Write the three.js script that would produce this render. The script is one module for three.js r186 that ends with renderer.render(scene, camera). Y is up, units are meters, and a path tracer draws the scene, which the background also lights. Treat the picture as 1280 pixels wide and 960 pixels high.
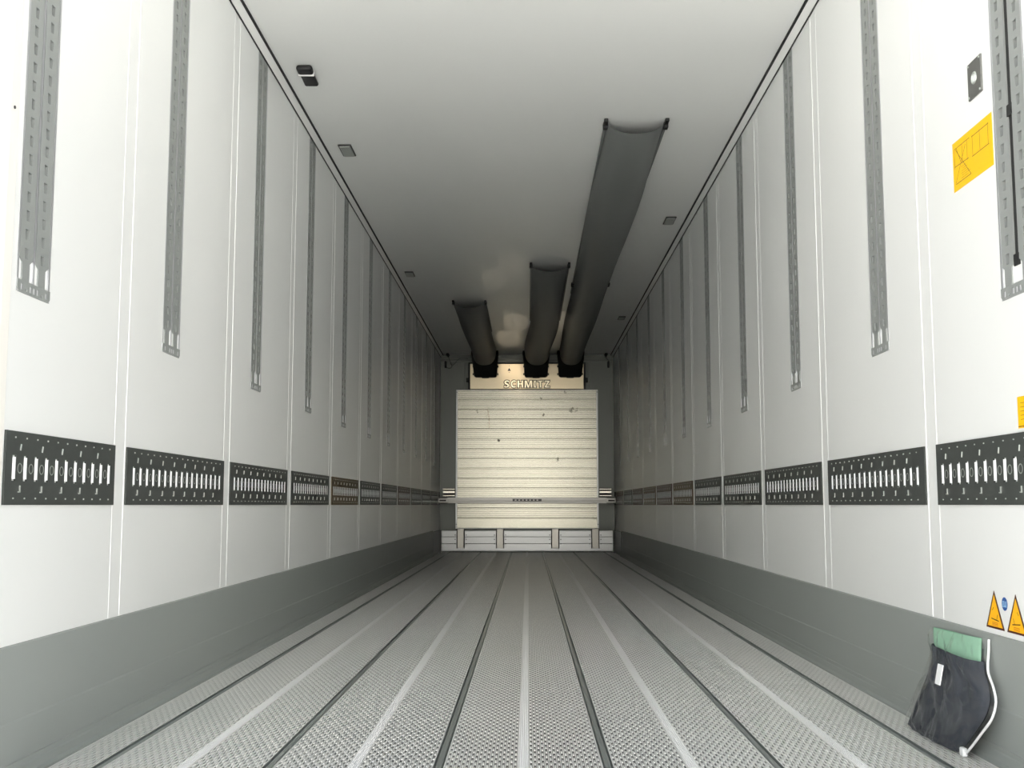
import * as THREE from 'three';
import { RoundedBoxGeometry } from 'three/addons/geometries/RoundedBoxGeometry.js';
import { mergeGeometries, toCreasedNormals } from 'three/addons/utils/BufferGeometryUtils.js';
import { ImprovedNoise } from 'three/addons/math/ImprovedNoise.js';
import { FontLoader } from 'three/addons/loaders/FontLoader.js';
import { TextGeometry } from 'three/addons/geometries/TextGeometry.js';

// ---------------------------------------------------------------- camera, sky, exposure
// x = right, y = up, z = towards the open rear doors; the load floor is y = 0, the rear edge z = 0
const scene = new THREE.Scene();
const camera = new THREE.PerspectiveCamera(2 * Math.atan(480 / 1410) * 180 / Math.PI, 1280 / 960, 0.05, 200);
camera.position.set(0.013, 0.66, 2.65);
camera.lookAt(0.013 - 0.01402, 0.66 + 0.10648, 2.65 - 0.99422);
scene.add(camera);
scene.background = new THREE.Color().setRGB(0.44, 0.5, 0.58);
scene.backgroundIntensity = 1.0;
const sun = new THREE.DirectionalLight(0xfffbf5, 17);
sun.name = 'sun';
sun.position.set(-8, 18, -8);
sun.target.position.set(0, 0, 4);
sun.castShadow = true;
sun.shadow.mapSize.set(2048, 2048);
Object.assign(sun.shadow.camera, { left: -22, right: 22, top: 22, bottom: -22, near: 1, far: 60 });
scene.add(sun, sun.target);
const renderer = new THREE.WebGLRenderer();
renderer.toneMapping = THREE.LinearToneMapping;
renderer.toneMappingExposure = 1.38;
renderer.shadowMap.enabled = true;

// ---------------------------------------------------------------- helpers
let seed = 7;
const rnd = () => { seed = (seed * 1664525 + 1013904223) >>> 0; return seed / 4294967296; };
const noise = new ImprovedNoise();
const used = new Map();
const numbered = (n) => { const k = used.get(n) ?? 0; used.set(n, k + 1); return k ? `${n}_${String(k).padStart(3, '0')}` : n; };
const lin = (r, g, b) => new THREE.Color().setRGB(r, g, b);
const mat = (color, roughness = 0.5, metalness = 0, extra = {}) => new THREE.MeshStandardMaterial({ color, roughness, metalness, ...extra });
function mesh(name, geometry, material, parent = scene) {
  const m = new THREE.Mesh(geometry, material);
  m.name = parent === scene ? numbered(name) : name;
  m.castShadow = m.receiveShadow = true;
  parent.add(m);
  return m;
}
function tag(o, label, category, group) { o.userData.label = label; o.userData.category = category; if (group) o.userData.group = group; return o; }
function thing(name, label, category, group, [x, y, z] = [0, 0, 0]) {
  const o = new THREE.Group(); o.name = numbered(name); o.position.set(x, y, z); scene.add(o);
  return tag(o, label, category, group);
}
function structure(name, label, category = 'structure') {
  const o = new THREE.Group(); o.name = name; o.userData = { kind: 'structure', label, category }; scene.add(o); return o;
}
// a box from its limits
function box(x0, x1, y0, y1, z0, z1, r = 0) {
  const w = Math.abs(x1 - x0), h = Math.abs(y1 - y0), d = Math.abs(z1 - z0);
  const g = r ? new RoundedBoxGeometry(w, h, d, 1, Math.min(r, w / 2.01, h / 2.01, d / 2.01)) : new THREE.BoxGeometry(w, h, d);
  return g.translate((x0 + x1) / 2, (y0 + y1) / 2, (z0 + z1) / 2);
}
const merge = (list) => mergeGeometries(list.map((g) => { const n = g.index ? g.toNonIndexed() : g; for (const k of Object.keys(n.attributes)) if (!['position', 'normal', 'uv'].includes(k)) n.deleteAttribute(k); return n; }));
// a cross-section in (x, y) swept along z
function sweepZ(points, z0, z1, closed = true) {
  const s = new THREE.Shape(points.map(([x, y]) => new THREE.Vector2(x, y)));
  return new THREE.ExtrudeGeometry(s, { depth: Math.abs(z1 - z0), bevelEnabled: false }).translate(0, 0, Math.min(z0, z1));
}
// uv in metres from two axes of the position
function planarUV(g, a, b, sa = 1, sb = 1, oa = 0, ob = 0) {
  const p = g.attributes.position, uv = new Float32Array(p.count * 2);
  for (let i = 0; i < p.count; i++) { uv[2 * i] = (p.getComponent(i, a) - oa) * sa; uv[2 * i + 1] = (p.getComponent(i, b) - ob) * sb; }
  g.setAttribute('uv', new THREE.BufferAttribute(uv, 2)); return g;
}
function noiseTexture(size, fn, srgb = false) {
  const d = new Uint8Array(size * size * 4);
  for (let y = 0; y < size; y++) for (let x = 0; x < size; x++) {
    const v = fn(x / size, y / size), i = 4 * (y * size + x), c = Array.isArray(v) ? v : [v, v, v];
    for (let k = 0; k < 3; k++) d[i + k] = Math.max(0, Math.min(255, c[k] * 255));
    d[i + 3] = 255;
  }
  const t = new THREE.DataTexture(d, size, size);
  t.magFilter = THREE.LinearFilter; t.minFilter = THREE.LinearFilter; t.wrapS = t.wrapT = THREE.RepeatWrapping;
  if (srgb) t.colorSpace = THREE.SRGBColorSpace;
  t.needsUpdate = true; return t;
}
const tnoise = (u, v, fu, fv, s = 0) => { // tiling noise
  const a = 2 * Math.PI * u, b = 2 * Math.PI * v, r1 = fu / 6.283, r2 = fv / 6.283;
  return noise.noise(Math.cos(a) * r1 + s, Math.sin(a) * r1 + Math.cos(b) * r2, Math.sin(b) * r2 + s * 1.7);
};
function canvasTexture(w, h, draw) {
  const c = document.createElement('canvas'); c.width = w; c.height = h; draw(c.getContext('2d'), w, h);
  const t = new THREE.CanvasTexture(c); t.colorSpace = THREE.SRGBColorSpace; return t;
}

// ---------------------------------------------------------------- materials
const steelTone = noiseTexture(256, (u, v) => { const n = 0.93 + 0.035 * tnoise(u, v, 6, 14, 3) + 0.03 * tnoise(u, v, 30, 60, 8); return [n, n, n]; }, true);
const M = {
  wall: mat(lin(0.9, 0.915, 0.905), 0.4, 0.2),
  bead: mat(lin(0.9, 0.91, 0.9), 0.3),
  ceiling: mat(lin(0.92, 0.935, 0.915), 0.35),
  cream: mat(lin(0.78, 0.765, 0.72), 0.5),
  gasket: mat(lin(0.012, 0.013, 0.013), 0.6),
  kick: mat(lin(0.3, 0.325, 0.31), 0.48, 0.1),
  floorBase: mat(lin(0.22, 0.22, 0.22), 0.4, 0.5, { map: steelTone }),  // darker than the tread: shade of the recesses is put into this colour
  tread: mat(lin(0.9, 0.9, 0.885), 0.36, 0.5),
  ribStrip: mat(lin(0.93, 0.93, 0.93), 0.4, 0.1),
  channel: mat(lin(0.36, 0.39, 0.38), 0.36, 0.6),
  trackAlu: mat(lin(0.34, 0.36, 0.35), 0.45, 0.35),
  trackEdge: mat(lin(0.6, 0.61, 0.63), 0.35, 0.7),
  trackBack: mat(lin(0.8, 0.81, 0.8), 0.45),
  plate: mat(lin(0.075, 0.083, 0.077), 0.5, 0.3, { map: steelTone }),
  plateBrass: mat(lin(0.13, 0.085, 0.035), 0.5, 0.3, { map: steelTone }),
  platePlum: mat(lin(0.1, 0.06, 0.052), 0.5, 0.3, { map: steelTone }),
  slotBar: mat(lin(0.92, 0.94, 0.95), 0.35, 0),
  mark: mat(lin(0.6, 0.63, 0.6), 0.35, 0.7),
  dimple: mat(lin(0.5, 0.53, 0.5), 0.3, 0.85),
  duct: mat(lin(0.19, 0.2, 0.195), 0.5, 0, { side: THREE.DoubleSide }),
  sock: mat(lin(0.012, 0.013, 0.013), 0.75, 0, { side: THREE.DoubleSide }),
  black: mat(lin(0.012, 0.012, 0.013), 0.55),
  lampLens: mat(lin(0.33, 0.35, 0.33), 0.3),
  front: mat(lin(0.1, 0.105, 0.095), 0.34, 0.7),
  aluPlain: mat(lin(0.42, 0.425, 0.42), 0.3, 0.9),
  post: mat(lin(0.4, 0.385, 0.345), 0.3, 0.8),
  rail: mat(lin(0.36, 0.35, 0.325), 0.32, 0.8),
  railBright: mat(lin(0.85, 0.8, 0.68), 0.25, 0.9),
  tan: mat(lin(0.62, 0.53, 0.37), 0.3, 0.9),
  letter: mat(lin(0.82, 0.74, 0.54), 0.26, 0.9),
  shell: mat(lin(0.75, 0.76, 0.76), 0.5),
  concrete: mat(lin(0.62, 0.615, 0.605), 0.9),
  facade: mat(lin(0.76, 0.755, 0.735), 0.8),
  bolt: mat(lin(0.06, 0.06, 0.06), 0.5, 0.6),
};

// ---------------------------------------------------------------- dimensions
const HW = 1.23, H = 2.79, ZF = -13.33, JOINT0 = -0.77, PITCH = 1.22, KICK = 0.325;
const TY0 = 1.178, TY1 = 2.752, TW = 0.19;
const trackZ = [-0.127, ...Array.from({ length: 10 }, (_, k) => -1.226 - 1.228 * k)];
const joints = Array.from({ length: 11 }, (_, k) => JOINT0 - PITCH * k);
const sides = [-1, 1], sideName = (s) => (s < 0 ? 'left' : 'right');

// ---------------------------------------------------------------- yard outside
{
  const y = structure('yard_ground', 'grey concrete yard the trailer stands on', 'ground');
  mesh('slab', box(-40, 40, -1.3, -1.2, -40, 40), M.concrete, y);
  // unseen curved sheet, added as stand-in source; the spotlights below make the ceiling glints
  mesh('added_metal_sheet', new THREE.CylinderGeometry(3, 3, 1.2, 16, 1, true, -0.2, 0.4).rotateZ(Math.PI / 2).rotateX(-Math.PI / 2 + 0.1).translate(-0.3, -4.13, 6), mat(lin(0.9, 0.9, 0.9), 0.05, 1, { side: THREE.DoubleSide }), y);
  for (const [x, z, cd] of [[-0.24, -11.75, 320], [-0.13, -10.45, 300], [0.44, -10.3, 260], [-0.3, -7.9, 70], [-0.13, -7.2, 60]]) {
    const l = new THREE.SpotLight(0xffe9cf, cd, 0, 0.0088, 0.02, 2); l.name = 'sun_glint';
    l.position.set(-0.3, -1.05, 6); l.target.position.set(x, 2.79, z); l.castShadow = true; l.shadow.radius = 0.3; scene.add(l, l.target);
  }
}

// unseen pale hall added behind the camera to light the bulkhead and deep end
{
  const b = structure('added_hall_facade', 'added unseen sunlit pale hall across the yard', 'building');
  for (let k = -6; k < 6; k++) mesh('cladding_panel', box(k * 4 + 0.02, k * 4 + 3.98, -1.2, 9, 16, 16.3), M.facade, b);
  mesh('backing', box(-24, 24, -1.2, 9, 16.2, 17), M.shell, b);
  mesh('roof_edge', box(-24.1, 24.1, 9, 9.3, 15.9, 17), M.shell, b);
}

// ---------------------------------------------------------------- side walls
for (const s of sides) {
  const w = structure(`wall_${sideName(s)}`, s < 0 ? 'white panelled trailer side wall facing the yellow stickers' : 'white panelled trailer side wall carrying the yellow stickers', 'wall');
  const X = (d) => s * (HW + d);   // d > 0 goes into the wall
  mesh('outer_skin', box(X(0.02), X(0.08), -0.12, H + 0.02, 0, ZF - 0.08), M.shell, w);
  const ends = [0, ...joints.flatMap((z) => [z + 0.048, z - 0.048]), ZF];
  for (let i = 0; i < ends.length; i += 2)
  {
    // panel with a notch where a track is let in
    const a = ends[i], b = ends[i + 1], n = trackZ.filter((z) => z < a && z > b && z > ZF), S = new THREE.Shape();
    S.moveTo(b, 0); S.lineTo(a, 0); S.lineTo(a, H);
    for (const z of n) { S.lineTo(z + TW / 2, H); S.lineTo(z + TW / 2, TY0); S.lineTo(z - TW / 2, TY0); S.lineTo(z - TW / 2, H); }
    S.lineTo(b, H); S.closePath();
    const g = new THREE.ExtrudeGeometry(S, { depth: 0.02, bevelEnabled: false }).rotateY(-Math.PI / 2).translate(s < 0 ? -HW : HW + 0.02, 0, 0);
    mesh('wall_panel', g, M.wall, w);
  }
  for (const z of joints) {
    const j = mesh('joint_strip', planarUV(box(X(0.0005), X(0.02), 0, H, z + 0.048, z - 0.048), 2, 1, 0.6, 0.6), M.wall, w);
    for (const e of [-1, 1]) mesh('sealing_bead', box(X(-0.0009), X(0.01), KICK, 2.75, z + e * 0.045 - 0.0025, z + e * 0.045 + 0.0025, 0.0008), M.bead, j);
  }
}
// cornice strips with their dark gaskets
for (const s of sides) {
  const t = structure(`trim_${s < 0 ? 1 : 2}`, s < 0 ? 'white corner profile between ceiling and wall facing the stickers' : 'white corner profile between ceiling and stickered wall', 'trim');
  const p = (pts) => sweepZ(pts.map(([x, y]) => [s * x, y]), 0, ZF);
  mesh('corner_profile', p([[1.232, 2.757], [1.2275, 2.757], [1.203, 2.7865], [1.203, 2.792], [1.232, 2.792]]), M.ceiling, t);
  mesh('gasket', p([[1.232, 2.7575], [1.2255, 2.7575], [1.2255, 2.7515], [1.232, 2.7515]]), M.gasket, t);
  mesh('gasket', p([[1.2035, 2.792], [1.2035, 2.785], [1.1925, 2.785], [1.1925, 2.792]]), M.gasket, t);
}
// steel kick plates
for (const s of sides) {
  const b = structure(`baseboard_${sideName(s)}`, s < 0 ? 'grey steel kick plate along wall facing the stickers' : 'grey steel kick plate along stickered wall', 'kick plate');
  const p = (pts, z0, z1) => planarUV(sweepZ(pts.map(([x, y]) => [s * x, y]), z0, z1), 2, 1, 1.2, 1.2);
  mesh('kick_plate', p([[1.2295, KICK], [1.224, KICK - 0.003], [1.2225, 0.145], [1.2205, 0.14], [1.2205, 0.05], [1.218, 0.04], [1.2295, 0.0]], -0.005, -12.1), M.kick, b);
  mesh('kick_plate', p([[1.2295, KICK - 0.015], [1.218, KICK - 0.018], [1.2165, 0.1], [1.2165, 0], [1.2295, 0]], -12.1, ZF), M.kick, b);
  mesh('cove_lip', p([[1.2295, 0.048], [1.2165, 0.046], [1.2165, 0.034], [1.2135, 0.03], [1.21, 0.012], [1.2, 0.006], [1.2, 0], [1.2295, 0]], -0.005, -12.1), M.kick, b);
}

// ---------------------------------------------------------------- ceiling
{
  const c = structure('ceiling', 'smooth off-white trailer ceiling with faint cross seams', 'ceiling');
  mesh('roof_slab', box(-HW - 0.08, HW + 0.08, H + 0.02, H + 0.08, 0, ZF - 0.08), M.shell, c);
  const cuts = [0, ...Array.from({ length: 11 }, (_, k) => -0.6 - 1.22 * k), ZF];
  for (let i = 0; i + 1 < cuts.length; i++) mesh('ceiling_panel', planarUV(box(-HW, HW, H, H + 0.02, cuts[i], cuts[i + 1]), 0, 2, 0.35, 0.35), M.ceiling, c);
}

// ---------------------------------------------------------------- floor: extruded planks, ribbed strips, channels
{
  const f = structure('floor', 'ribbed aluminium trailer floor with bright strips and channels', 'floor');
  mesh('floor_slab', box(-HW - 0.08, HW + 0.08, -0.12, -0.014, 0.02, ZF - 0.08), M.shell, f);
  const L = -ZF, P = 0.2155;
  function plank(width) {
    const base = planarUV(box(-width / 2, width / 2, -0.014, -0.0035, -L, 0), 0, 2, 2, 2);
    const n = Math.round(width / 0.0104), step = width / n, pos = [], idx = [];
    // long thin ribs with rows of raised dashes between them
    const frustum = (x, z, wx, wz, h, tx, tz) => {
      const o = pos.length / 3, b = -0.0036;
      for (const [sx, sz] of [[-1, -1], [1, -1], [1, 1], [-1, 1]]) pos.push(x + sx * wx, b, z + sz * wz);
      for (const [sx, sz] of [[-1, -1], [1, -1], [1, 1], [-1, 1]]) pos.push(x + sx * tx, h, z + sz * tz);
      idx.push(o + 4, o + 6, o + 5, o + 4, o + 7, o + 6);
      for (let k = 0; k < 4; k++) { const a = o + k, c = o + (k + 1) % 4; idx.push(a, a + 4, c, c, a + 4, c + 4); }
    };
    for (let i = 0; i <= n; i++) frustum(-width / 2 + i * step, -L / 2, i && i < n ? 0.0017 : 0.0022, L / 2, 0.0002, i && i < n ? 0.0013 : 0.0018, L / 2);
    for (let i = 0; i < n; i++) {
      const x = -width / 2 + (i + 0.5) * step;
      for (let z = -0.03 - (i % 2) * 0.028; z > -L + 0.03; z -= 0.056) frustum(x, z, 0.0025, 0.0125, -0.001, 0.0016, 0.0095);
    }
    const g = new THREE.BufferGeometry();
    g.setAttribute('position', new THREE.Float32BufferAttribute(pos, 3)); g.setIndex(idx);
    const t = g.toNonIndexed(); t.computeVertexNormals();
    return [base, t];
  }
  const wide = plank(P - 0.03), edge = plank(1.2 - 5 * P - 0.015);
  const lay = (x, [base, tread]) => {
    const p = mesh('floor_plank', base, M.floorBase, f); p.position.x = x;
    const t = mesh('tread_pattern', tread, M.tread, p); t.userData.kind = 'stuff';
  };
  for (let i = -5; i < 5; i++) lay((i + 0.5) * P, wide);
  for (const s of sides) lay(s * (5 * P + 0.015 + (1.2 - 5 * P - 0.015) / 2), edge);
  const ribG = [box(-0.0145, 0.0145, -0.014, -0.001, -L, 0)];
  for (let k = -2; k <= 2; k++) ribG.push(sweepZ([[k * 0.0056 - 0.0019, -0.0015], [k * 0.0056 + 0.0019, -0.0015], [k * 0.0056 + 0.0012, 0.001], [k * 0.0056 - 0.0012, 0.001]], -L, 0));
  const rib = merge(ribG);
  for (const k of [-4, -2, 0, 2, 4]) mesh('ribbed_strip', rib, M.ribStrip, f).position.x = k * P;
  const chan = planarUV(sweepZ([[-0.015, -0.014], [0.015, -0.014], [0.015, 0], [0.0128, 0], [0.0125, -0.012], [0.0085, -0.012], [0.0075, -0.0035], [0.004, -0.002], [-0.004, -0.002], [-0.0075, -0.0035], [-0.0085, -0.012], [-0.0125, -0.012], [-0.0128, 0], [-0.015, 0]], -L, 0), 0, 2, 2, 2);
  for (const k of [-5, -3, -1, 1, 3, 5]) mesh('channel', chan, M.channel, f).position.x = k * P;
  mesh('rear_sill', box(-HW - 0.08, HW + 0.08, -0.14, -0.002, 0.0, 0.1, 0.008), M.kick, f);
}

// ---------------------------------------------------------------- rear portal frame
{
  const d = structure('door_1', 'cream painted rear door frame of the trailer', 'door frame');
  for (const s of sides) {
    mesh('frame_post', box(s * 1.226, s * 1.33, -0.14, H + 0.1, 0.0, 0.05, 0.004), M.cream, d);
    mesh('frame_post', box(s * 1.245, s * 1.33, -0.14, H + 0.1, 0.05, 0.14, 0.006), M.cream, d);
    if (s < 0) mesh('screw', new THREE.CylinderGeometry(0.004, 0.004, 0.004, 10).rotateZ(Math.PI / 2).translate(s * 1.2255, 1.615, 0.029), M.bolt, d);
  }
  mesh('frame_header', box(-1.33, 1.33, H + 0.0, H + 0.14, 0.0, 0.14, 0.006), M.cream, d);
}

// ---------------------------------------------------------------- vertical slotted tracks
function railGeometry(w, depth) {          // slotted rail in the (x, y) plane, tapered slots every 50 mm
  const s = new THREE.Shape();
  const foot = 0.09;                       // the foot of the rail is narrower
  s.moveTo(-w / 2, foot); s.lineTo(-w * 0.27, foot - 0.012); s.lineTo(-w * 0.27, 0.028); s.lineTo(w * 0.27, 0.028); s.lineTo(w * 0.27, foot - 0.012); s.lineTo(w / 2, foot); s.lineTo(w / 2, TY1 - TY0); s.lineTo(-w / 2, TY1 - TY0);
  for (let y = 0.088; y < TY1 - TY0 - 0.03; y += 0.0478) {
    const h = new THREE.Path();
    h.moveTo(-0.0075, y); h.lineTo(-0.0105, y + 0.027); h.lineTo(0.0105, y + 0.027); h.lineTo(0.0075, y); h.closePath();
    s.holes.push(h);
  }
  return new THREE.ExtrudeGeometry(s, { depth, bevelEnabled: false });
}
const trackGeo = (() => {                  // local: x along the wall, y up from the foot, z out of the wall
  const h = TY1 - TY0;
  const edge = (x) => box(x - 0.0045, x + 0.0045, 0.001, h, -0.0165, 0.0006);
  const capS = new THREE.Shape(); const cw = TW / 2 - 0.0015; capS.moveTo(-cw, 0.008); capS.lineTo(-cw + 0.01, 0); capS.lineTo(cw - 0.01, 0); capS.lineTo(cw, 0.008); capS.lineTo(cw, 0.03); capS.lineTo(-cw, 0.03);
  for (const x of [-0.045, 0.045]) { const q = new THREE.Path(); q.absarc(x, 0.008, 0.0045, 0, Math.PI * 2); capS.holes.push(q); }
  const q = TW / 2 - 0.0005;
  return {                                 // z = 0 is the wall face; the track is let 18 mm into the wall
    back: merge([box(-q, q, 0.0005, 0.088, -0.0195, -0.0035), box(-q, q, 0.088, h, -0.0195, -0.017)]),
    edgeL: edge(-TW / 2 + 0.005), edgeR: edge(TW / 2 - 0.005),
    rail: railGeometry(0.076, 0.0165).translate(0, 0, -0.0165),
    groove: merge([box(-0.0035, -0.0015, 0.03, h, -0.017, 0.0), box(0.0015, 0.0035, 0.03, h, -0.017, 0.0)]),
    cap: new THREE.ExtrudeGeometry(capS, { depth: 0.004, bevelEnabled: true, bevelSize: 0.0008, bevelThickness: 0.0008, bevelSegments: 1, steps: 1 }).translate(0, 0.001, -0.002),
    tab: box(-0.004, 0.004, 0.007, 0.021, 0.002, 0.0036, 0.0006),
    strap: merge([box(-0.0125, 0.0125, 0.028, h, -0.016, -0.004), box(-0.0155, 0.0155, 0.075, 0.105, -0.004, 0.001, 0.001), ...[0.46, 0.93, 1.4].map((y) => box(-0.0155, 0.0155, y, y + 0.03, -0.004, 0.001, 0.001))]),
  };
})();
function makeTrack(s, z, label, group, open) {
  const t = thing('slotted_track', label, 'load track', group, [s * HW, TY0, z]);
  t.rotation.y = s < 0 ? Math.PI / 2 : -Math.PI / 2;
  mesh('back_plate', trackGeo.back, M.trackBack, t);
  mesh('edge_trim', trackGeo.edgeL, M.trackEdge, t); mesh('edge_trim', trackGeo.edgeR, M.trackEdge, t);
  for (const e of [-1, 1]) mesh('slotted_rail', trackGeo.rail, M.trackAlu, t).position.x = e * (open ? 0.0515 : 0.0455);
  if (open) mesh('strap', trackGeo.strap, M.gasket, t).userData.label = 'black strap in the middle groove';
  else mesh('centre_rib', trackGeo.groove, M.trackEdge, t);
  const c = mesh('end_cap', trackGeo.cap, M.trackAlu, t);
  for (const x of [-0.07, -0.02, 0, 0.02, 0.07]) mesh('tab', trackGeo.tab, M.trackEdge, c).position.x = x;
  return t;
}
const ordinal = ['first', 'second', 'third', 'fourth', 'fifth', 'sixth', 'seventh', 'eighth', 'ninth', 'tenth', 'eleventh'];
for (const s of sides) trackZ.forEach((z, k) => {
  const where = s < 0 ? 'on the plain wall' : 'on the stickered wall';
  const label = s > 0 && k === 0 ? 'slotted grey wall track with a black strap in its groove' :
    `grey slotted wall track, ${ordinal[k]} from the rear frame ${where}`;
  makeTrack(s, z, label, s < 0 ? 'vertical tracks on the plain wall' : 'vertical tracks on the stickered wall', s > 0 && k === 0);
});

// ---------------------------------------------------------------- perforated lashing plates
const PY = 0.7485, PH = 0.178, SP = 0.0617;
function plateGeometry(len) {
  const s = new THREE.Shape(); s.moveTo(-len / 2, -PH / 2); s.lineTo(len / 2, -PH / 2); s.lineTo(len / 2, PH / 2); s.lineTo(-len / 2, PH / 2); s.closePath();
  const n = Math.floor((len - 0.02) / SP), xs = [];
  for (let i = 0; i < n; i++) xs.push((i - (n - 1) / 2) * SP);
  for (const x of xs) { const h = new THREE.Path(); h.moveTo(x - 0.0105, -0.031); h.lineTo(x + 0.0105, -0.031); h.lineTo(x + 0.0105, 0.031); h.lineTo(x - 0.0105, 0.031); h.closePath(); s.holes.push(h); }
  return { geo: planarUV(new THREE.ExtrudeGeometry(s, { depth: 0.005, bevelEnabled: false }), 0, 1, 1.5, 1.5), xs };
}
// rounded bar that shows bright in each slot
const barGeo = (() => { const p = []; for (let k = 0; k <= 6; k++) { const a = Math.PI * k / 6; p.push([-0.0088 * Math.cos(a), 0.0042 * Math.sin(a)]); } const s = new THREE.Shape(p.map(([x, y]) => new THREE.Vector2(x, y))); return new THREE.ExtrudeGeometry(s, { depth: 0.053, bevelEnabled: false }).rotateX(Math.PI / 2).translate(0, 0.0265, 0.0028).rotateZ(0); })();
barGeo.computeBoundingBox();
const dimpleGeo = new THREE.LatheGeometry([[0.0008, 0.0012], [0.005, 0.0018], [0.0085, 0.0035], [0.0115, 0.0062], [0.013, 0.005]].map(([r, y]) => new THREE.Vector2(r, y)), 14).rotateX(Math.PI / 2);
const slitGeo = box(-0.0022, 0.0022, -0.008, 0.008, 0.004, 0.0075, 0.001).rotateZ(-0.25);
const hookGeo = merge([box(0.001, 0.0045, -0.008, 0.008, 0.004, 0.0075), box(-0.006, 0.004, -0.009, -0.006, 0.004, 0.0075)]);
const dotGeo = new THREE.CylinderGeometry(0.0018, 0.0022, 0.003, 6).rotateX(Math.PI / 2).translate(0, 0, 0.0058);
const platesFor = { first: plateGeometry(0.712), full: plateGeometry(1.116), last: plateGeometry(0.3) };
function lashingPlate(s, z, kind, material, near, label, group) {
  const { geo, xs } = platesFor[kind];
  const t = thing('lashing_plate', label, 'lashing plate', group, [s * (HW - 0.0005), PY, z]);
  t.rotation.y = s < 0 ? Math.PI / 2 : -Math.PI / 2;
  mesh('plate', geo, material, t);
  const at = (g, x, y) => g.clone().translate(x, y, 0);
  const mids = xs.slice(0, -1).map((x) => x + SP / 2);
  if (near) {
    for (const x of xs) mesh('slot_bar', barGeo, M.slotBar, t).position.x = x;
    for (const x of mids) mesh('dimple', dimpleGeo, M.dimple, t).position.x = x;
    for (const x of mids.filter((_, i) => i % 2 === 0)) { mesh('punched_tab', slitGeo, M.mark, t).position.set(x, 0.051, 0); mesh('punched_tab', hookGeo, M.mark, t).position.set(x, -0.05, 0); }
  } else {
    mesh('slot_bars', merge(xs.map((x) => at(barGeo, x, 0))), M.slotBar, t).userData.kind = 'stuff';
    mesh('dimples', merge(mids.map((x) => at(dimpleGeo, x, 0))), M.dimple, t).userData.kind = 'stuff';
    const odd = mids.filter((_, i) => i % 2 === 0);
    if (odd.length) mesh('punched_tabs', merge([...odd.map((x) => at(slitGeo, x, 0.051)), ...odd.map((x) => at(hookGeo, x, -0.05))]), M.mark, t).userData.kind = 'stuff';
  }
  mesh('rivets', merge(xs.flatMap((x) => [at(dotGeo, x, 0.074), at(dotGeo, x, -0.073)])), M.mark, t).userData.kind = 'stuff';
  return t;
}
for (const s of sides) {
  const where = s < 0 ? 'on the plain wall' : 'on the stickered wall', group = s < 0 ? 'lashing plates on the plain wall' : 'lashing plates on the stickered wall';
  const tint = s < 0 ? { 4: M.plateBrass, 7: M.platePlum } : { 5: M.plateBrass, 6: M.platePlum, 7: M.plateBrass, 8: M.platePlum, 10: M.platePlum };
  const word = (k) => (tint[k] === M.plateBrass ? 'brownish yellow' : tint[k] === M.platePlum ? 'dull red-brown' : 'dark grey');
  for (let k = 0; k < 11; k++) {
    const zc = k === 0 ? -0.364 : (joints[k - 1] + joints[k]) / 2;
    lashingPlate(s, zc, k === 0 ? 'first' : 'full', tint[k] ?? M.plate, k < 5, `${word(k)} perforated lashing plate, ${ordinal[k]} from the rear frame ${where}`, group);
  }
  lashingPlate(s, -13.17, 'last', M.plate, false, `short dark lashing plate beside the end of the load bar ${where}`, group);
}

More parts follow.
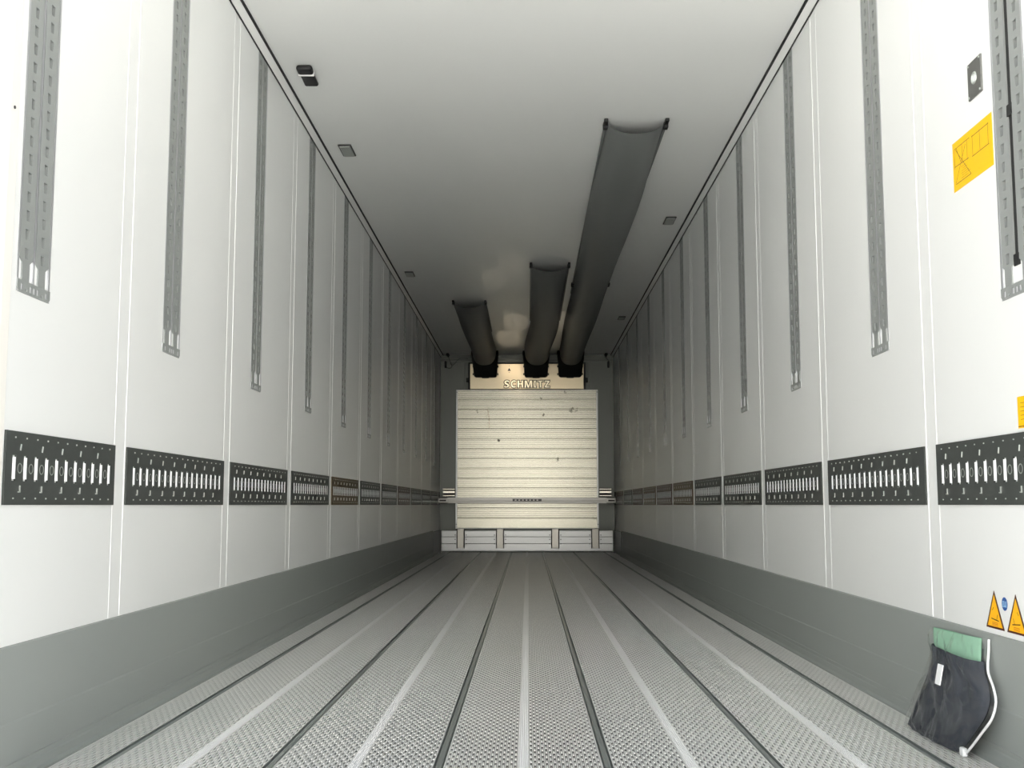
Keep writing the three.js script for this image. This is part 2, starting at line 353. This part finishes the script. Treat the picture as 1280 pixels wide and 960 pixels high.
// ---------------------------------------------------------------- front wall and everything on it
{
  const w = structure('wall_front', 'grey front wall of the trailer behind the bulkhead panel', 'wall');
  mesh('wall_panel', box(-HW, HW, -0.013, H, ZF - 0.08, ZF), M.front, w);
  const trim = structure('trim_3', 'grey strips across the top of the front wall', 'trim');
  mesh('top_strip', box(-HW, HW, H - 0.055, H - 0.03, ZF, ZF + 0.012, 0.003), M.front, trim);
  mesh('top_strip', box(-HW, HW, H - 0.1, H - 0.065, ZF, ZF + 0.02, 0.003), M.front, trim);
  for (const s of sides) mesh('seam_strip', box(s * 0.885, s * 0.9, 2.3, 2.72, ZF, ZF + 0.01, 0.002), M.front, trim);
}
const font = await new FontLoader().loadAsync('fonts/droid/droid_sans_bold.typeface.json');
{ // cooling unit cover
  const t = thing('cooling_unit_cover', 'tan metal cover plate with raised lettering under the ducts', 'cover plate', null, [0, 2.285, ZF + 0.022]);
  mesh('cover', box(-0.805, 0.805, 0, 0.362, 0, 0.1, 0.006), M.tan, t);
  mesh('seal', box(-0.83, -0.806, 0, 0.38, 0, 0.095), M.gasket, t); mesh('seal', box(0.806, 0.83, 0, 0.38, 0, 0.095), M.gasket, t);
  mesh('seal', box(-0.83, 0.83, 0.363, 0.38, 0, 0.095), M.gasket, t);
  for (const s of sides) mesh('latch', box(s * 0.83, s * 0.862, 0.1, 0.165, 0, 0.08, 0.006), M.gasket, t);
  // raised block lettering with a dark outline behind it
  const word = 'SCHMITZ', widths = [1, 1, 1.05, 1.35, 0.62, 1, 1], unit = 0.665 / widths.reduce((a, b) => a + b, 0); let pen = -0.3325;
  [...word].forEach((ch, i) => {
    const cell = unit * widths[i], mid = pen + cell / 2; pen += cell;
    const build = (size, depth, grow) => { const g = new TextGeometry(ch, { font, size, depth, curveSegments: 3, bevelEnabled: grow > 0, bevelSize: grow, bevelThickness: 0.001, bevelSegments: 1 }); g.computeBoundingBox(); const b = g.boundingBox, w = b.max.x - b.min.x; return [g, b, w]; };
    for (const [grow, z, m, name] of [[0.011, 0.1, M.bolt, 'letter_outline'], [0, 0.104, M.letter, 'letter']]) {
      const [g, b, w] = build(0.1, grow ? 0.004 : 0.006, grow);
      const k = (cell - 0.024 + (grow ? 0.02 : 0)) / (w || 1);
      g.translate(-(b.min.x + b.max.x) / 2, -b.min.y, 0).scale(k, 1, 1);
      const l = mesh(name, g, m, t); l.position.set(mid, 0.022 + (grow ? -0.01 : 0), z);
    }
  });
  const tri = new THREE.Shape([new THREE.Vector2(-0.023, 0), new THREE.Vector2(0.023, 0), new THREE.Vector2(0, 0.042)]);
  mesh('arrow_mark', new THREE.ExtrudeGeometry(tri, { depth: 0.002, bevelEnabled: false }).translate(-0.25, 0.26, 0.1), M.bolt, t);
  for (const y of [0.236, 0.33]) mesh('rivet', box(-0.257, -0.243, y, y + 0.006, 0.1, 0.103, 0.001), M.bolt, t);
}
{ // bulkhead panel of aluminium planks
  const Z = ZF + 0.13, Y0 = 0.33, Y1 = 2.275, X1 = 1.0;
  const t = thing('bulkhead', 'cream metal bulkhead panel of horizontal ribbed planks', 'panel', null, [0, 0, Z]);
  const n = 14, ph = (Y1 - Y0 - 0.01) / n;
  const marks = canvasTexture(1024, 1024, (c, W, Hh) => {
    c.fillStyle = '#e9e7dc'; c.fillRect(0, 0, W, Hh);
    for (let i = 0; i < 1400; i++) { c.fillStyle = `rgba(${150 + rnd() * 90},${145 + rnd() * 90},${125 + rnd() * 90},0.06)`; c.fillRect(rnd() * W, rnd() * Hh, 20 + rnd() * 160, 1 + rnd() * 3); }
    // scuffs in the places the photograph shows
    const scuff = (u, v, w, h, a, k) => { for (let i = 0; i < k; i++) { c.fillStyle = `rgba(70,68,62,${a})`; c.beginPath(); c.ellipse((u + (rnd() - 0.5) * w) * W, (v + (rnd() - 0.5) * h) * Hh, 2 + rnd() * 8, 1.5 + rnd() * 5, rnd() * 3, 0, 7); c.fill(); } };
    scuff(0.825, 0.147, 0.06, 0.03, 0.25, 26); scuff(0.77, 0.02, 0.015, 0.02, 0.25, 8); scuff(0.617, 0.18, 0.01, 0.02, 0.3, 7); scuff(0.6, 0.065, 0.012, 0.03, 0.2, 7);
    scuff(0.3, 0.37, 0.012, 0.015, 0.45, 7); scuff(0.717, 0.5, 0.012, 0.03, 0.25, 9); scuff(0.225, 0.2, 0.02, 0.16, 0.1, 22); scuff(0.15, 0.16, 0.01, 0.02, 0.2, 5); scuff(0.97, 0.93, 0.03, 0.03, 0.12, 9);
    c.strokeStyle = 'rgba(170,110,90,0.35)'; c.lineWidth = 3; c.beginPath(); c.moveTo(0.22 * W, 0.14 * Hh); c.quadraticCurveTo(0.24 * W, 0.2 * Hh, 0.235 * W, 0.28 * Hh); c.stroke();
  });
  const plankMat = mat(lin(0.57, 0.56, 0.52), 0.26, 0.9, { map: marks });
  const prof = [[0, 0.003], [0.006, 0.003], [0.01, 0.01]]; // (z offset is out of the panel)
  const ribs = 4; for (let k = 0; k < ribs; k++) { const a = 0.1 + k * 0.8 / ribs; prof.push([ph * a, 0.012], [ph * (a + 0.14), 0.012], [ph * (a + 0.155), 0.0075], [ph * (a + 0.17), 0.0075], [ph * (a + 0.185), 0.012]); }
  prof.push([ph - 0.006, 0.012], [ph - 0.002, 0.003], [ph, 0.003]);
  const flatProf = [[0, 0.003], [0.006, 0.012], [ph - 0.006, 0.012], [ph, 0.003]];
  const make = (pr, y) => { const s = new THREE.Shape([new THREE.Vector2(-0.0, 0), ...pr.map(([yy, d]) => new THREE.Vector2(d, yy)), new THREE.Vector2(0, ph)]); const g = new THREE.ExtrudeGeometry(s, { depth: 2 * X1 - 0.04, bevelEnabled: false }).rotateY(-Math.PI / 2).translate(X1 - 0.02, y, 0); return planarUV(g, 0, 1, 1 / (2 * X1), 1 / (Y1 - Y0), -X1, Y0); };
  for (let i = 0; i < n; i++) mesh('plank', make(i === 0 ? flatProf : prof, Y0 + 0.005 + i * ph), plankMat, t);
  mesh('backing', box(-X1, X1, Y0, Y1, -0.03, 0), M.aluPlain, t);
  for (const s of sides) {
    const e = mesh('edge_strip', box(s * (X1 - 0.024), s * X1, Y0, Y1, 0, 0.018, 0.004), M.aluPlain, t);
    for (const y of [Y0 + 0.06, Y1 - 0.035]) mesh('screw', new THREE.CylinderGeometry(0.007, 0.007, 0.004, 8).rotateX(Math.PI / 2).translate(s * (X1 - 0.012), y, 0.018), M.bolt, e);
  }
}
{ // boxed plinth below the panel
  const t = thing('bulkhead_plinth', 'pale aluminium plinth with four posts under the bulkhead panel', 'plinth', null, [0, 0, ZF + 0.001]);
  const heights = [0.02, 0.12, 0.215, 0.3];
  for (let i = 0; i < 3; i++) mesh('plinth_board', box(-1.195, 1.195, heights[i] + (i ? 0.002 : 0), heights[i + 1], 0, 0.1, 0.004), M.aluPlain, t);
  for (const x of [-0.927, -0.378, 0.392, 0.95]) {
    const p = mesh('post', box(x - 0.047, x + 0.047, 0.06, 0.328, 0.1, 0.135, 0.006), M.post, t);
    for (const s of sides) { mesh('seal', box(x + s * 0.048, x + s * 0.057, 0.055, 0.325, 0.1, 0.112), M.gasket, p); for (const y of [0.12, 0.18, 0.24]) mesh('bolt', new THREE.CylinderGeometry(0.008, 0.008, 0.006, 6).rotateX(Math.PI / 2).translate(x + s * 0.078, y, 0.102), M.bolt, p); }
  }
}
for (const s of sides) { // short slatted rails beside the panel
  const t = thing('bumper_rail', s < 0 ? 'short bright triple rail beside panel, under the looped cable side' : 'short bright triple rail beside panel on the stickered wall side', 'rail', 'short rails beside the bulkhead panel', [s * 1.1, 0.78, ZF]);
  for (const y of [0, 0.042, 0.09]) mesh('slat', box(-0.085, 0.085, y, y + (y === 0.042 ? 0.032 : 0.016), 0.03, 0.06, 0.004), M.railBright, t);
  mesh('bracket', box(-0.08, 0.08, -0.005, 0.11, 0, 0.03, 0.003), M.gasket, t);
}
{ // load bar across the trailer
  const t = thing('load_bar', 'grey metal load bar spanning both walls before bulkhead panel', 'load bar', null, [0, 0.682, -13.06]);
  mesh('beam', sweepZ([[0, 0], [0.045, 0], [0.045, 0.012], [0.038, 0.015], [0.038, 0.02], [0.045, 0.023], [0.045, 0.034], [0.036, 0.037], [0.036, 0.043], [0.045, 0.046], [0.045, 0.076], [0, 0.076]].map(([a, b]) => [a, b]), 0, 2.2).rotateY(-Math.PI / 2).translate(1.1, 0, 0), M.rail, t);
  for (const s of sides) { mesh('end_piece', box(s * 1.09, s * 1.228, 0.004, 0.071, 0.004, 0.05, 0.008), M.rail, t); mesh('end_latch', box(s * 1.12, s * 1.21, 0.026, 0.048, 0.05, 0.057, 0.003), M.bolt, t); }
  const lab = mesh('label', box(-0.2, 0.2, 0.026, 0.058, 0.045, 0.0465), M.bolt, t); lab.userData.label = 'small dark label plate';
  for (let k = 0; k < 7; k++) mesh('print', box(-0.17 + k * 0.05, -0.145 + k * 0.05, 0.034, 0.05, 0.0465, 0.047), M.rail, lab);
}
// small black sensors with cables in the upper corners
for (const s of sides) {
  const t = thing('corner_sensor', s < 0 ? 'small black sensor with looped cable in upper front corner' : 'small black sensor with short straight cable in upper front corner', 'sensor', null, [0, 0, 0]);
  mesh('ceiling_plug', box(s * 1.1, s * 1.14, H - 0.03, H - 0.001, ZF + 0.03, ZF + 0.21, 0.01), M.black, t);
  mesh('wall_body', box(s * 1.145, s * 1.18, 2.6, 2.7, ZF, ZF + 0.04, 0.015), M.black, t);
  const pts = s < 0 ? [[-1.12, 2.77, 0.1], [-1.1, 2.7, 0.04], [-1.07, 2.62, 0.03], [-1.1, 2.595, 0.02], [-1.16, 2.61, 0.02]] : [[1.12, 2.77, 0.1], [1.13, 2.73, 0.05], [1.155, 2.715, 0.03], [1.162, 2.69, 0.02]];
  mesh('cable', new THREE.TubeGeometry(new THREE.CatmullRomCurve3(pts.map(([x, y, z]) => new THREE.Vector3(x, y, ZF + z))), 20, 0.005, 6), M.black, t);
  if (s < 0) mesh('cable', new THREE.TubeGeometry(new THREE.CatmullRomCurve3([[-1.1, 2.66, 0.03], [-1.05, 2.645, 0.02], [-1.0, 2.7, 0.02], [-0.96, 2.735, 0.02], [-0.84, 2.735, 0.02]].map(([x, y, z]) => new THREE.Vector3(x, y, ZF + z))), 24, 0.004, 6), M.black, t);
}

// ---------------------------------------------------------------- air ducts under the ceiling
function duct(xc, z0, xs, label, joinZ) {
  const t = thing('air_duct', label, 'air duct', 'grey fabric air ducts under the ceiling', [xc, H, z0]);
  const zEnd = -12.74, len = zEnd - z0, nz = 90, na = 28, pos = [], idx = [];
  for (let i = 0; i <= nz; i++) {
    const q = i / nz, z = len * q, m = -z;                      // m = metres from the mouth
    const sag = 0.072 + 0.088 * (1 - Math.exp(-m / 0.7)) + 0.06 * THREE.MathUtils.smoothstep(q, 0.8, 1);
    const w = 0.168 - 0.006 * Math.exp(-((m - 0.6) ** 2) / 0.3) + 0.008 * Math.sin(m * 1.3 + xc * 9), bulge = Math.min(1, m / 1.2);
    const dx = (xs - xc) * THREE.MathUtils.smoothstep(q, 0.55, 1);
    const drop = 0.035 * THREE.MathUtils.smoothstep(z, -len ? len + 0.5 : 0, len) * 0;
    for (let k = 0; k <= na; k++) {
      const a = Math.PI * k / na, c = Math.cos(a), sn = Math.sin(a), e = 1 - 0.25 * bulge;
      const x = -w * Math.sign(c) * Math.pow(Math.abs(c), e) * (1 + 0.03 * bulge * sn), y = -sag * Math.pow(sn, 1.15 - 0.25 * bulge) + 0.003 * noise.noise(k * 0.3, m * 2.2, xc * 5) * sn;
      pos.push(x + dx, y - drop - 0.002, z);
    }
  }
  for (let i = 0; i < nz; i++) for (let k = 0; k < na; k++) { const a = i * (na + 1) + k, b = a + na + 1; idx.push(a, a + 1, b, b, a + 1, b + 1); }
  const g = new THREE.BufferGeometry(); g.setAttribute('position', new THREE.Float32BufferAttribute(pos, 3)); g.setIndex(idx); g.computeVertexNormals();
  mesh('fabric_skin', g, M.duct, t);
  for (const s of sides) {
    mesh('ceiling_rail', box(s * 0.162, s * 0.176, -0.014, -0.001, 0.0, len * 0.55), M.duct, t);
    mesh('rail_end', merge([box(s * 0.158, s * 0.18, -0.02, -0.001, -0.06, 0.05, 0.004), box(s * 0.156, s * 0.182, -0.034, -0.001, -0.06, -0.015, 0.004)]), M.black, t);
    if (joinZ) mesh('rail_clip', box(s * 0.16, s * 0.186, -0.028, -0.001, joinZ - z0 - 0.05, joinZ - z0 + 0.05, 0.004), M.black, t);
  }
  return t;
}
duct(0.619, -3.46, 0.61, 'longest grey fabric air duct, ending far out under the ceiling', -8.1);
duct(0.211, -7.19, 0.14, 'middle-length grey fabric air duct beside the longest one', null);
duct(-0.6, -9.03, -0.585, 'shortest grey fabric air duct, apart from the other two', null);
// black connecting sleeves
for (const [x, label] of [[-0.585, 'black fabric sleeve under the shortest air duct'], [0.13, 'black fabric sleeve under the middle-length air duct'], [0.61, 'black fabric sleeve under the longest air duct']]) {
  const t = thing('duct_sleeve', label, 'sleeve', 'black sleeves joining ducts to the cover', [x, 2.45, ZF + 0.132]);
  // elbow from the duct end down to the cover, lofted through rounded sections
  const rings = [[0.185, 0.34, 0.5, 0.16, 0.215], [0.19, 0.31, 0.42, 0.15, 0.225], [0.183, 0.255, 0.34, 0.15, 0.22], [0.175, 0.19, 0.27, 0.155, 0.19], [0.17, 0.13, 0.18, 0.145, 0.14], [0.166, 0.06, 0.11, 0.135, 0.12], [0.16, 0.015, 0.05, 0.13, 0.12], [0.14, 0.0, 0.02, 0.12, 0.1]];
  const pos = [], idx = [], n = 32;
  rings.forEach(([w, y, z, , d], r) => {
    const tilt = [1.15, 0.95, 0.75, 0.5, 0.25, 0.1, 0, 0][r];   // the section turns from facing the rear to facing down
    for (let k = 0; k <= n; k++) {
      const a = 2 * Math.PI * k / n, c = Math.cos(a), sn = Math.sin(a), e = r < 2 ? 0.85 : 0.5;
      const lx = w * Math.sign(c) * Math.abs(c) ** e, ld = d * Math.sign(sn) * Math.abs(sn) ** e * (1 + 0.03 * Math.sin(5 * a + r));
      pos.push(lx, Math.min(H - 2.45 - 0.003, y - ld * Math.sin(tilt) * 0.62), Math.max(0.001, z * 0.72 + ld * Math.cos(tilt) * 0.6));
    }
  });
  for (let r = 0; r + 1 < rings.length; r++) for (let k = 0; k < n; k++) { const a = r * (n + 1) + k, b = a + n + 1; idx.push(a, b, a + 1, b, b + 1, a + 1); }
  const c0 = pos.length / 3; pos.push(0, 0, 0.06); const last = (rings.length - 1) * (n + 1);
  for (let k = 0; k < n; k++) idx.push(last + k, c0, last + k + 1);
  const g = new THREE.BufferGeometry(); g.setAttribute('position', new THREE.Float32BufferAttribute(pos, 3)); g.setIndex(idx); g.computeVertexNormals();
  mesh('sleeve_skin', g, M.sock, t);
  mesh('buckle', box(-0.05, 0.05, -0.012, 0.012, 0.02, 0.06, 0.004), M.black, t);
  for (const s of sides) for (const y of [0.03, 0.14]) mesh('stud', box(s * 0.165, s * 0.182, y, y + 0.03, 0.0, 0.03, 0.004), M.black, t);
}

// ---------------------------------------------------------------- ceiling lamps (switched off)
{
  const lensGeo = new RoundedBoxGeometry(0.066, 0.014, 0.19, 3, 0.012), rimGeo = new RoundedBoxGeometry(0.08, 0.01, 0.21, 3, 0.01);
  const spots = [[-1.075, -3.95, 'small grey ceiling lamp near the black ceiling fitting'], [-1.078, -7.62, 'small grey ceiling lamp between black fitting and shortest duct'], [1.081, -5.67, 'small grey ceiling lamp beside the longest air duct'], [1.087, -10.12, 'small grey ceiling lamp beside the longest duct, deeper in']];
  for (const [x, z, label] of spots) {
    const t = thing('ceiling_lamp', label, 'lamp', 'small flat lamps on the ceiling', [x, H, z]);
    mesh('rim', rimGeo, M.bolt, t).position.y = -0.005; mesh('lens', lensGeo, M.lampLens, t).position.y = -0.009;
  }
  const b = thing('ceiling_fitting', 'black oblong fitting with a white band on the ceiling', 'fitting', null, [-1.077, H, -2.745]);
  b.rotation.y = 0.03;
  mesh('body', new RoundedBoxGeometry(0.07, 0.022, 0.24, 3, 0.011), M.black, b).position.y = -0.011;
  mesh('head', new RoundedBoxGeometry(0.078, 0.03, 0.07, 3, 0.014), M.black, b).position.set(0, -0.016, 0.09);
  mesh('band', box(-0.039, 0.039, -0.034, -0.002, 0.05, 0.058, 0.002), M.bead, b);
}

// ---------------------------------------------------------------- stickers and plate on the wall
function sticker(name, label, category, z0, z1, y0, y1, draw, shape, group) { // z0 = end nearer the rear
  const w = z0 - z1, h = y1 - y0, t = thing(name, label, category, group, [HW - 0.0003, y0, (z0 + z1) / 2]);
  t.rotation.y = -Math.PI / 2;
  const s = new THREE.Shape((shape ?? [[-0.5, 0], [0.5, 0], [0.5, 1], [-0.5, 1]]).map(([a, b]) => new THREE.Vector2(a * w, b * h)));
  const g = planarUV(new THREE.ExtrudeGeometry(s, { depth: 0.0008, bevelEnabled: false }), 0, 1, 1 / w, 1 / h, -w / 2, 0);
  const tex = canvasTexture(512, Math.round(512 * h / w), draw); tex.flipY = true;
  mesh('print', g, mat(0xffffff, 0.45, 0, { map: tex }), t);
  return t;
}
sticker('load_sticker', 'yellow sticker with black line drawing below the square plate', 'sticker', -0.232, -0.506, 1.543, 1.685, (c, W, h) => {
  c.fillStyle = '#f8bd0c'; c.fillRect(0, 0, W, h); c.strokeStyle = '#5a4a14'; c.lineWidth = 4;
  const line = (a) => { c.beginPath(); a.forEach(([x, y], i) => (i ? c.lineTo(x * W, y * h) : c.moveTo(x * W, y * h))); c.stroke(); };
  line([[0.05, 0.14], [0.45, 0.14]]); line([[0.5, 0.16], [0.92, 0.16]]); line([[0.05, 0.5], [0.42, 0.52]]); line([[0.5, 0.55], [0.92, 0.55]]); line([[0.06, 0.86], [0.46, 0.86]]);
  for (const x of [0.05, 0.25, 0.38, 0.52, 0.7, 0.9]) line([[x, 0.14], [x, 0.54]]);
  line([[0.08, 0.16], [0.46, 0.86]]); line([[0.06, 0.84], [0.34, 0.2]]); line([[0.1, 0.14], [0.22, 0.5]]);
  c.fillStyle = 'rgba(80,65,15,0.55)'; for (let k = 0; k < 6; k++) c.fillRect((0.2 + rnd() * 0.05) * W, (0.58 + k * 0.045) * h, (0.12 + rnd() * 0.12) * W, 2.5);
});
sticker('load_sticker', 'yellow sticker directly above the first perforated plate', 'sticker', -0.005, -0.159, 0.848, 0.926, (c, W, h) => {
  c.fillStyle = '#f8bd0c'; c.fillRect(0, 0, W, h); c.fillStyle = '#6b4d10'; c.fillRect(0, h * 0.93, W, h * 0.03); for (let k = 0; k < 5; k++) c.fillRect(0.1 * W, (0.2 + k * 0.13) * h, (0.4 + 0.4 * rnd()) * W, 4);
});
const warning = (c, W, h, flip) => {
  c.fillStyle = '#4a1c10'; c.fillRect(0, 0, W, h); c.fillStyle = '#f9b70a'; c.beginPath(); c.moveTo(0.5 * W, 0.1 * h); c.lineTo(0.92 * W, 0.945 * h); c.lineTo(0.08 * W, 0.945 * h); c.closePath(); c.fill();
  c.save(); if (flip) { c.translate(W, 0); c.scale(-1, 1); }
  c.strokeStyle = '#4a2a0c'; c.lineWidth = 12; c.beginPath(); c.moveTo(0.3 * W, 0.74 * h); c.lineTo(0.72 * W, 0.78 * h); c.stroke();
  c.lineWidth = 9; c.beginPath(); c.moveTo(0.6 * W, 0.76 * h); c.lineTo(0.66 * W, 0.62 * h); c.stroke(); c.beginPath(); c.moveTo(0.38 * W, 0.52 * h); c.lineTo(0.45 * W, 0.44 * h); c.stroke();
  c.restore(); c.fillStyle = 'rgba(190,100,10,0.8)'; for (let k = 0; k < 3; k++) c.fillRect(0.34 * W, (0.83 + k * 0.035) * h, 0.32 * W, 8);
};
const triShape = [[-0.5, 0], [0.5, 0], [0.5, 0.03], [0, 1], [-0.5, 0.03]];
sticker('warning_sticker', 'yellow warning triangle just above the green-topped plastic bag', 'sticker', -0.299, -0.411, 0.339, 0.437, (c, W, h) => warning(c, W, h, false), triShape);
sticker('warning_sticker', 'yellow warning triangle next to the rear edge', 'sticker', -0.168, -0.28, 0.339, 0.437, (c, W, h) => warning(c, W, h, true), triShape);
sticker('round_sticker', 'small round blue sticker between two warning triangles', 'sticker', -0.2745, -0.3075, 0.391, 0.425, (c, W, h) => {
  c.fillStyle = '#1c4f93'; c.fillRect(0, 0, W, h); c.fillStyle = '#8fb6dc'; c.fillRect(0.1 * W, 0.28 * h, 0.8 * W, 0.46 * h); c.fillStyle = '#2a5f9f'; c.fillRect(0.52 * W, 0.24 * h, 0.14 * W, 0.36 * h); c.fillRect(0.24 * W, 0.34 * h, 0.1 * W, 0.34 * h);
}, Array.from({ length: 20 }, (_, k) => [0.5 * Math.cos(k * Math.PI / 10), 0.5 + 0.5 * Math.sin(k * Math.PI / 10)]));
{
  const t = thing('mounting_plate', 'square dark grey metal plate with a round hole', 'plate', null, [HW - 0.0003, 1.812, -0.3225]);
  t.rotation.y = -Math.PI / 2;
  const s = new THREE.Shape([[-0.043, -0.05], [0.043, -0.05], [0.043, 0.05], [-0.043, 0.05]].map((p) => new THREE.Vector2(...p)));
  const h = new THREE.Path(); h.absarc(0, 0, 0.015, 0, Math.PI * 2); s.holes.push(h);
  mesh('plate', new THREE.ExtrudeGeometry(s, { depth: 0.004, bevelEnabled: true, bevelSize: 0.001, bevelThickness: 0.001, bevelSegments: 1 }), mat(lin(0.2, 0.2, 0.19), 0.45, 0.7), t);
  mesh('socket', new THREE.TorusGeometry(0.0145, 0.003, 8, 20).translate(0, 0, 0.005), M.mark, t);
  mesh('inner_disc', new THREE.CylinderGeometry(0.0145, 0.0145, 0.002, 20).rotateX(Math.PI / 2).translate(0, 0, 0.001), M.slotBar, t);
  for (const x of sides) for (const y of sides) mesh('screw', new THREE.CylinderGeometry(0.0035, 0.0035, 0.003, 8).rotateX(Math.PI / 2).translate(x * 0.037, y * 0.044, 0.0055), M.mark, t);
}

// ---------------------------------------------------------------- plastic bag leaning on the kick plate
{
  const t = thing('plastic_bag', 'clear zip bag of dark navy cloth with a green header', 'bag', null, [1.165, 0, -0.6]);
  // outline (height, position along the wall) of both sides, bottom to top; the bag leans on the kick plate
  const left = [[0.0, -0.879], [0.024, -0.869], [0.097, -0.817], [0.169, -0.767], [0.224, -0.738], [0.261, -0.773], [0.3, -0.795]];
  const right = [[0.0, -0.425], [0.018, -0.401], [0.076, -0.334], [0.124, -0.286], [0.161, -0.279], [0.192, -0.305], [0.229, -0.353], [0.278, -0.366], [0.31, -0.377]];
  const at = (tab, q) => { const c = new THREE.CatmullRomCurve3(tab.map(([y, z]) => new THREE.Vector3(0, y, z))); return c.getPoint(q); };
  function skin(inset, insetR, thick, v0, v1, amp, freq, off = 0) {
    const nu = 60, nv = 60, pos = [], idx = [];
    for (const face of [-1, 1]) for (let j = 0; j <= nv; j++) for (let i = 0; i <= nu; i++) {
      const u = i / nu, v = v0 + (v1 - v0) * j / nv, a = at(left, v), b = at(right, v), uu = inset + (1 - inset - insetR) * u;
      const y = THREE.MathUtils.lerp(a.y, b.y, uu), z = THREE.MathUtils.lerp(a.z, b.z, uu);
      const shape = Math.pow(Math.max(0, Math.sin(Math.PI * u)), 0.45) * (0.25 + 0.75 * Math.pow(Math.max(0, Math.sin(Math.PI * Math.min(1, (1 - v) * 1.05 + 0.08) * 0.92)), 0.6));
      const wr = amp * (noise.noise(u * freq, v * freq * 0.7 + u * 3, 3 + off) + 0.6 * Math.abs(noise.noise(u * freq * 2.3 + v * 4, v * freq, 9 + off)));
      const d = (face < 0 ? thick : thick * 0.25) * shape + (face < 0 ? wr * (0.3 + shape) : 0);
      pos.push(0.19 * y + (face < 0 ? -d - 0.002 - off * 0.004 : Math.min(d, 0.006)) + 0.0, Math.max(y, 0.0025) + 0.001, z + 0.6);
    }
    const per = (nu + 1) * (nv + 1);
    for (let f = 0; f < 2; f++) for (let j = 0; j < nv; j++) for (let i = 0; i < nu; i++) { const a = f * per + j * (nu + 1) + i, b = a + nu + 1; f ? idx.push(a, a + 1, b, b, a + 1, b + 1) : idx.push(a, b, a + 1, b, b + 1, a + 1); }
    const g = new THREE.BufferGeometry(); g.setAttribute('position', new THREE.Float32BufferAttribute(pos, 3)); g.setIndex(idx); g.computeVertexNormals(); return g;
  }
  mesh('folded_cloth', skin(0.03, 0.085, 0.038, 0.0, 0.8, 0.009, 5), mat(lin(0.022, 0.028, 0.042), 0.75), t).userData.label = 'dark navy cloth';
  mesh('paper_header', skin(0.02, 0.13, 0.012, 0.78, 0.985, 0.0015, 4), mat(lin(0.3, 0.55, 0.39), 0.6), t).userData.label = 'pale green header';
  mesh('care_tag', box(-0.005, -0.002, 0, 0.055, -0.018, 0.018).rotateZ(-0.2).translate(-0.028, 0.17, 0.075), M.slotBar, t);
  mesh('plastic_film', skin(0.0, 0.0, 0.045, 0.0, 1, 0.014, 8, 0.6), new THREE.MeshPhysicalMaterial({ color: 0xffffff, roughness: 0.16, transmission: 1, thickness: 0, ior: 1.45, side: THREE.DoubleSide }), t).userData.label = 'clear wrinkled plastic film';
  const edge = []; for (let k = 0; k <= 20; k++) { const p = at(right, 0.02 + k / 20 * 0.96); edge.push(new THREE.Vector3(0.19 * p.y - 0.004, p.y + 0.004, p.z + 0.6)); }
  mesh('zip_edge', new THREE.TubeGeometry(new THREE.CatmullRomCurve3(edge), 40, 0.0035, 6), M.slotBar, t);
  mesh('zip_slider', box(-0.012, 0.002, 0.001, 0.024, 0.16, 0.186, 0.004), M.slotBar, t);
}

renderer.render(scene, camera);
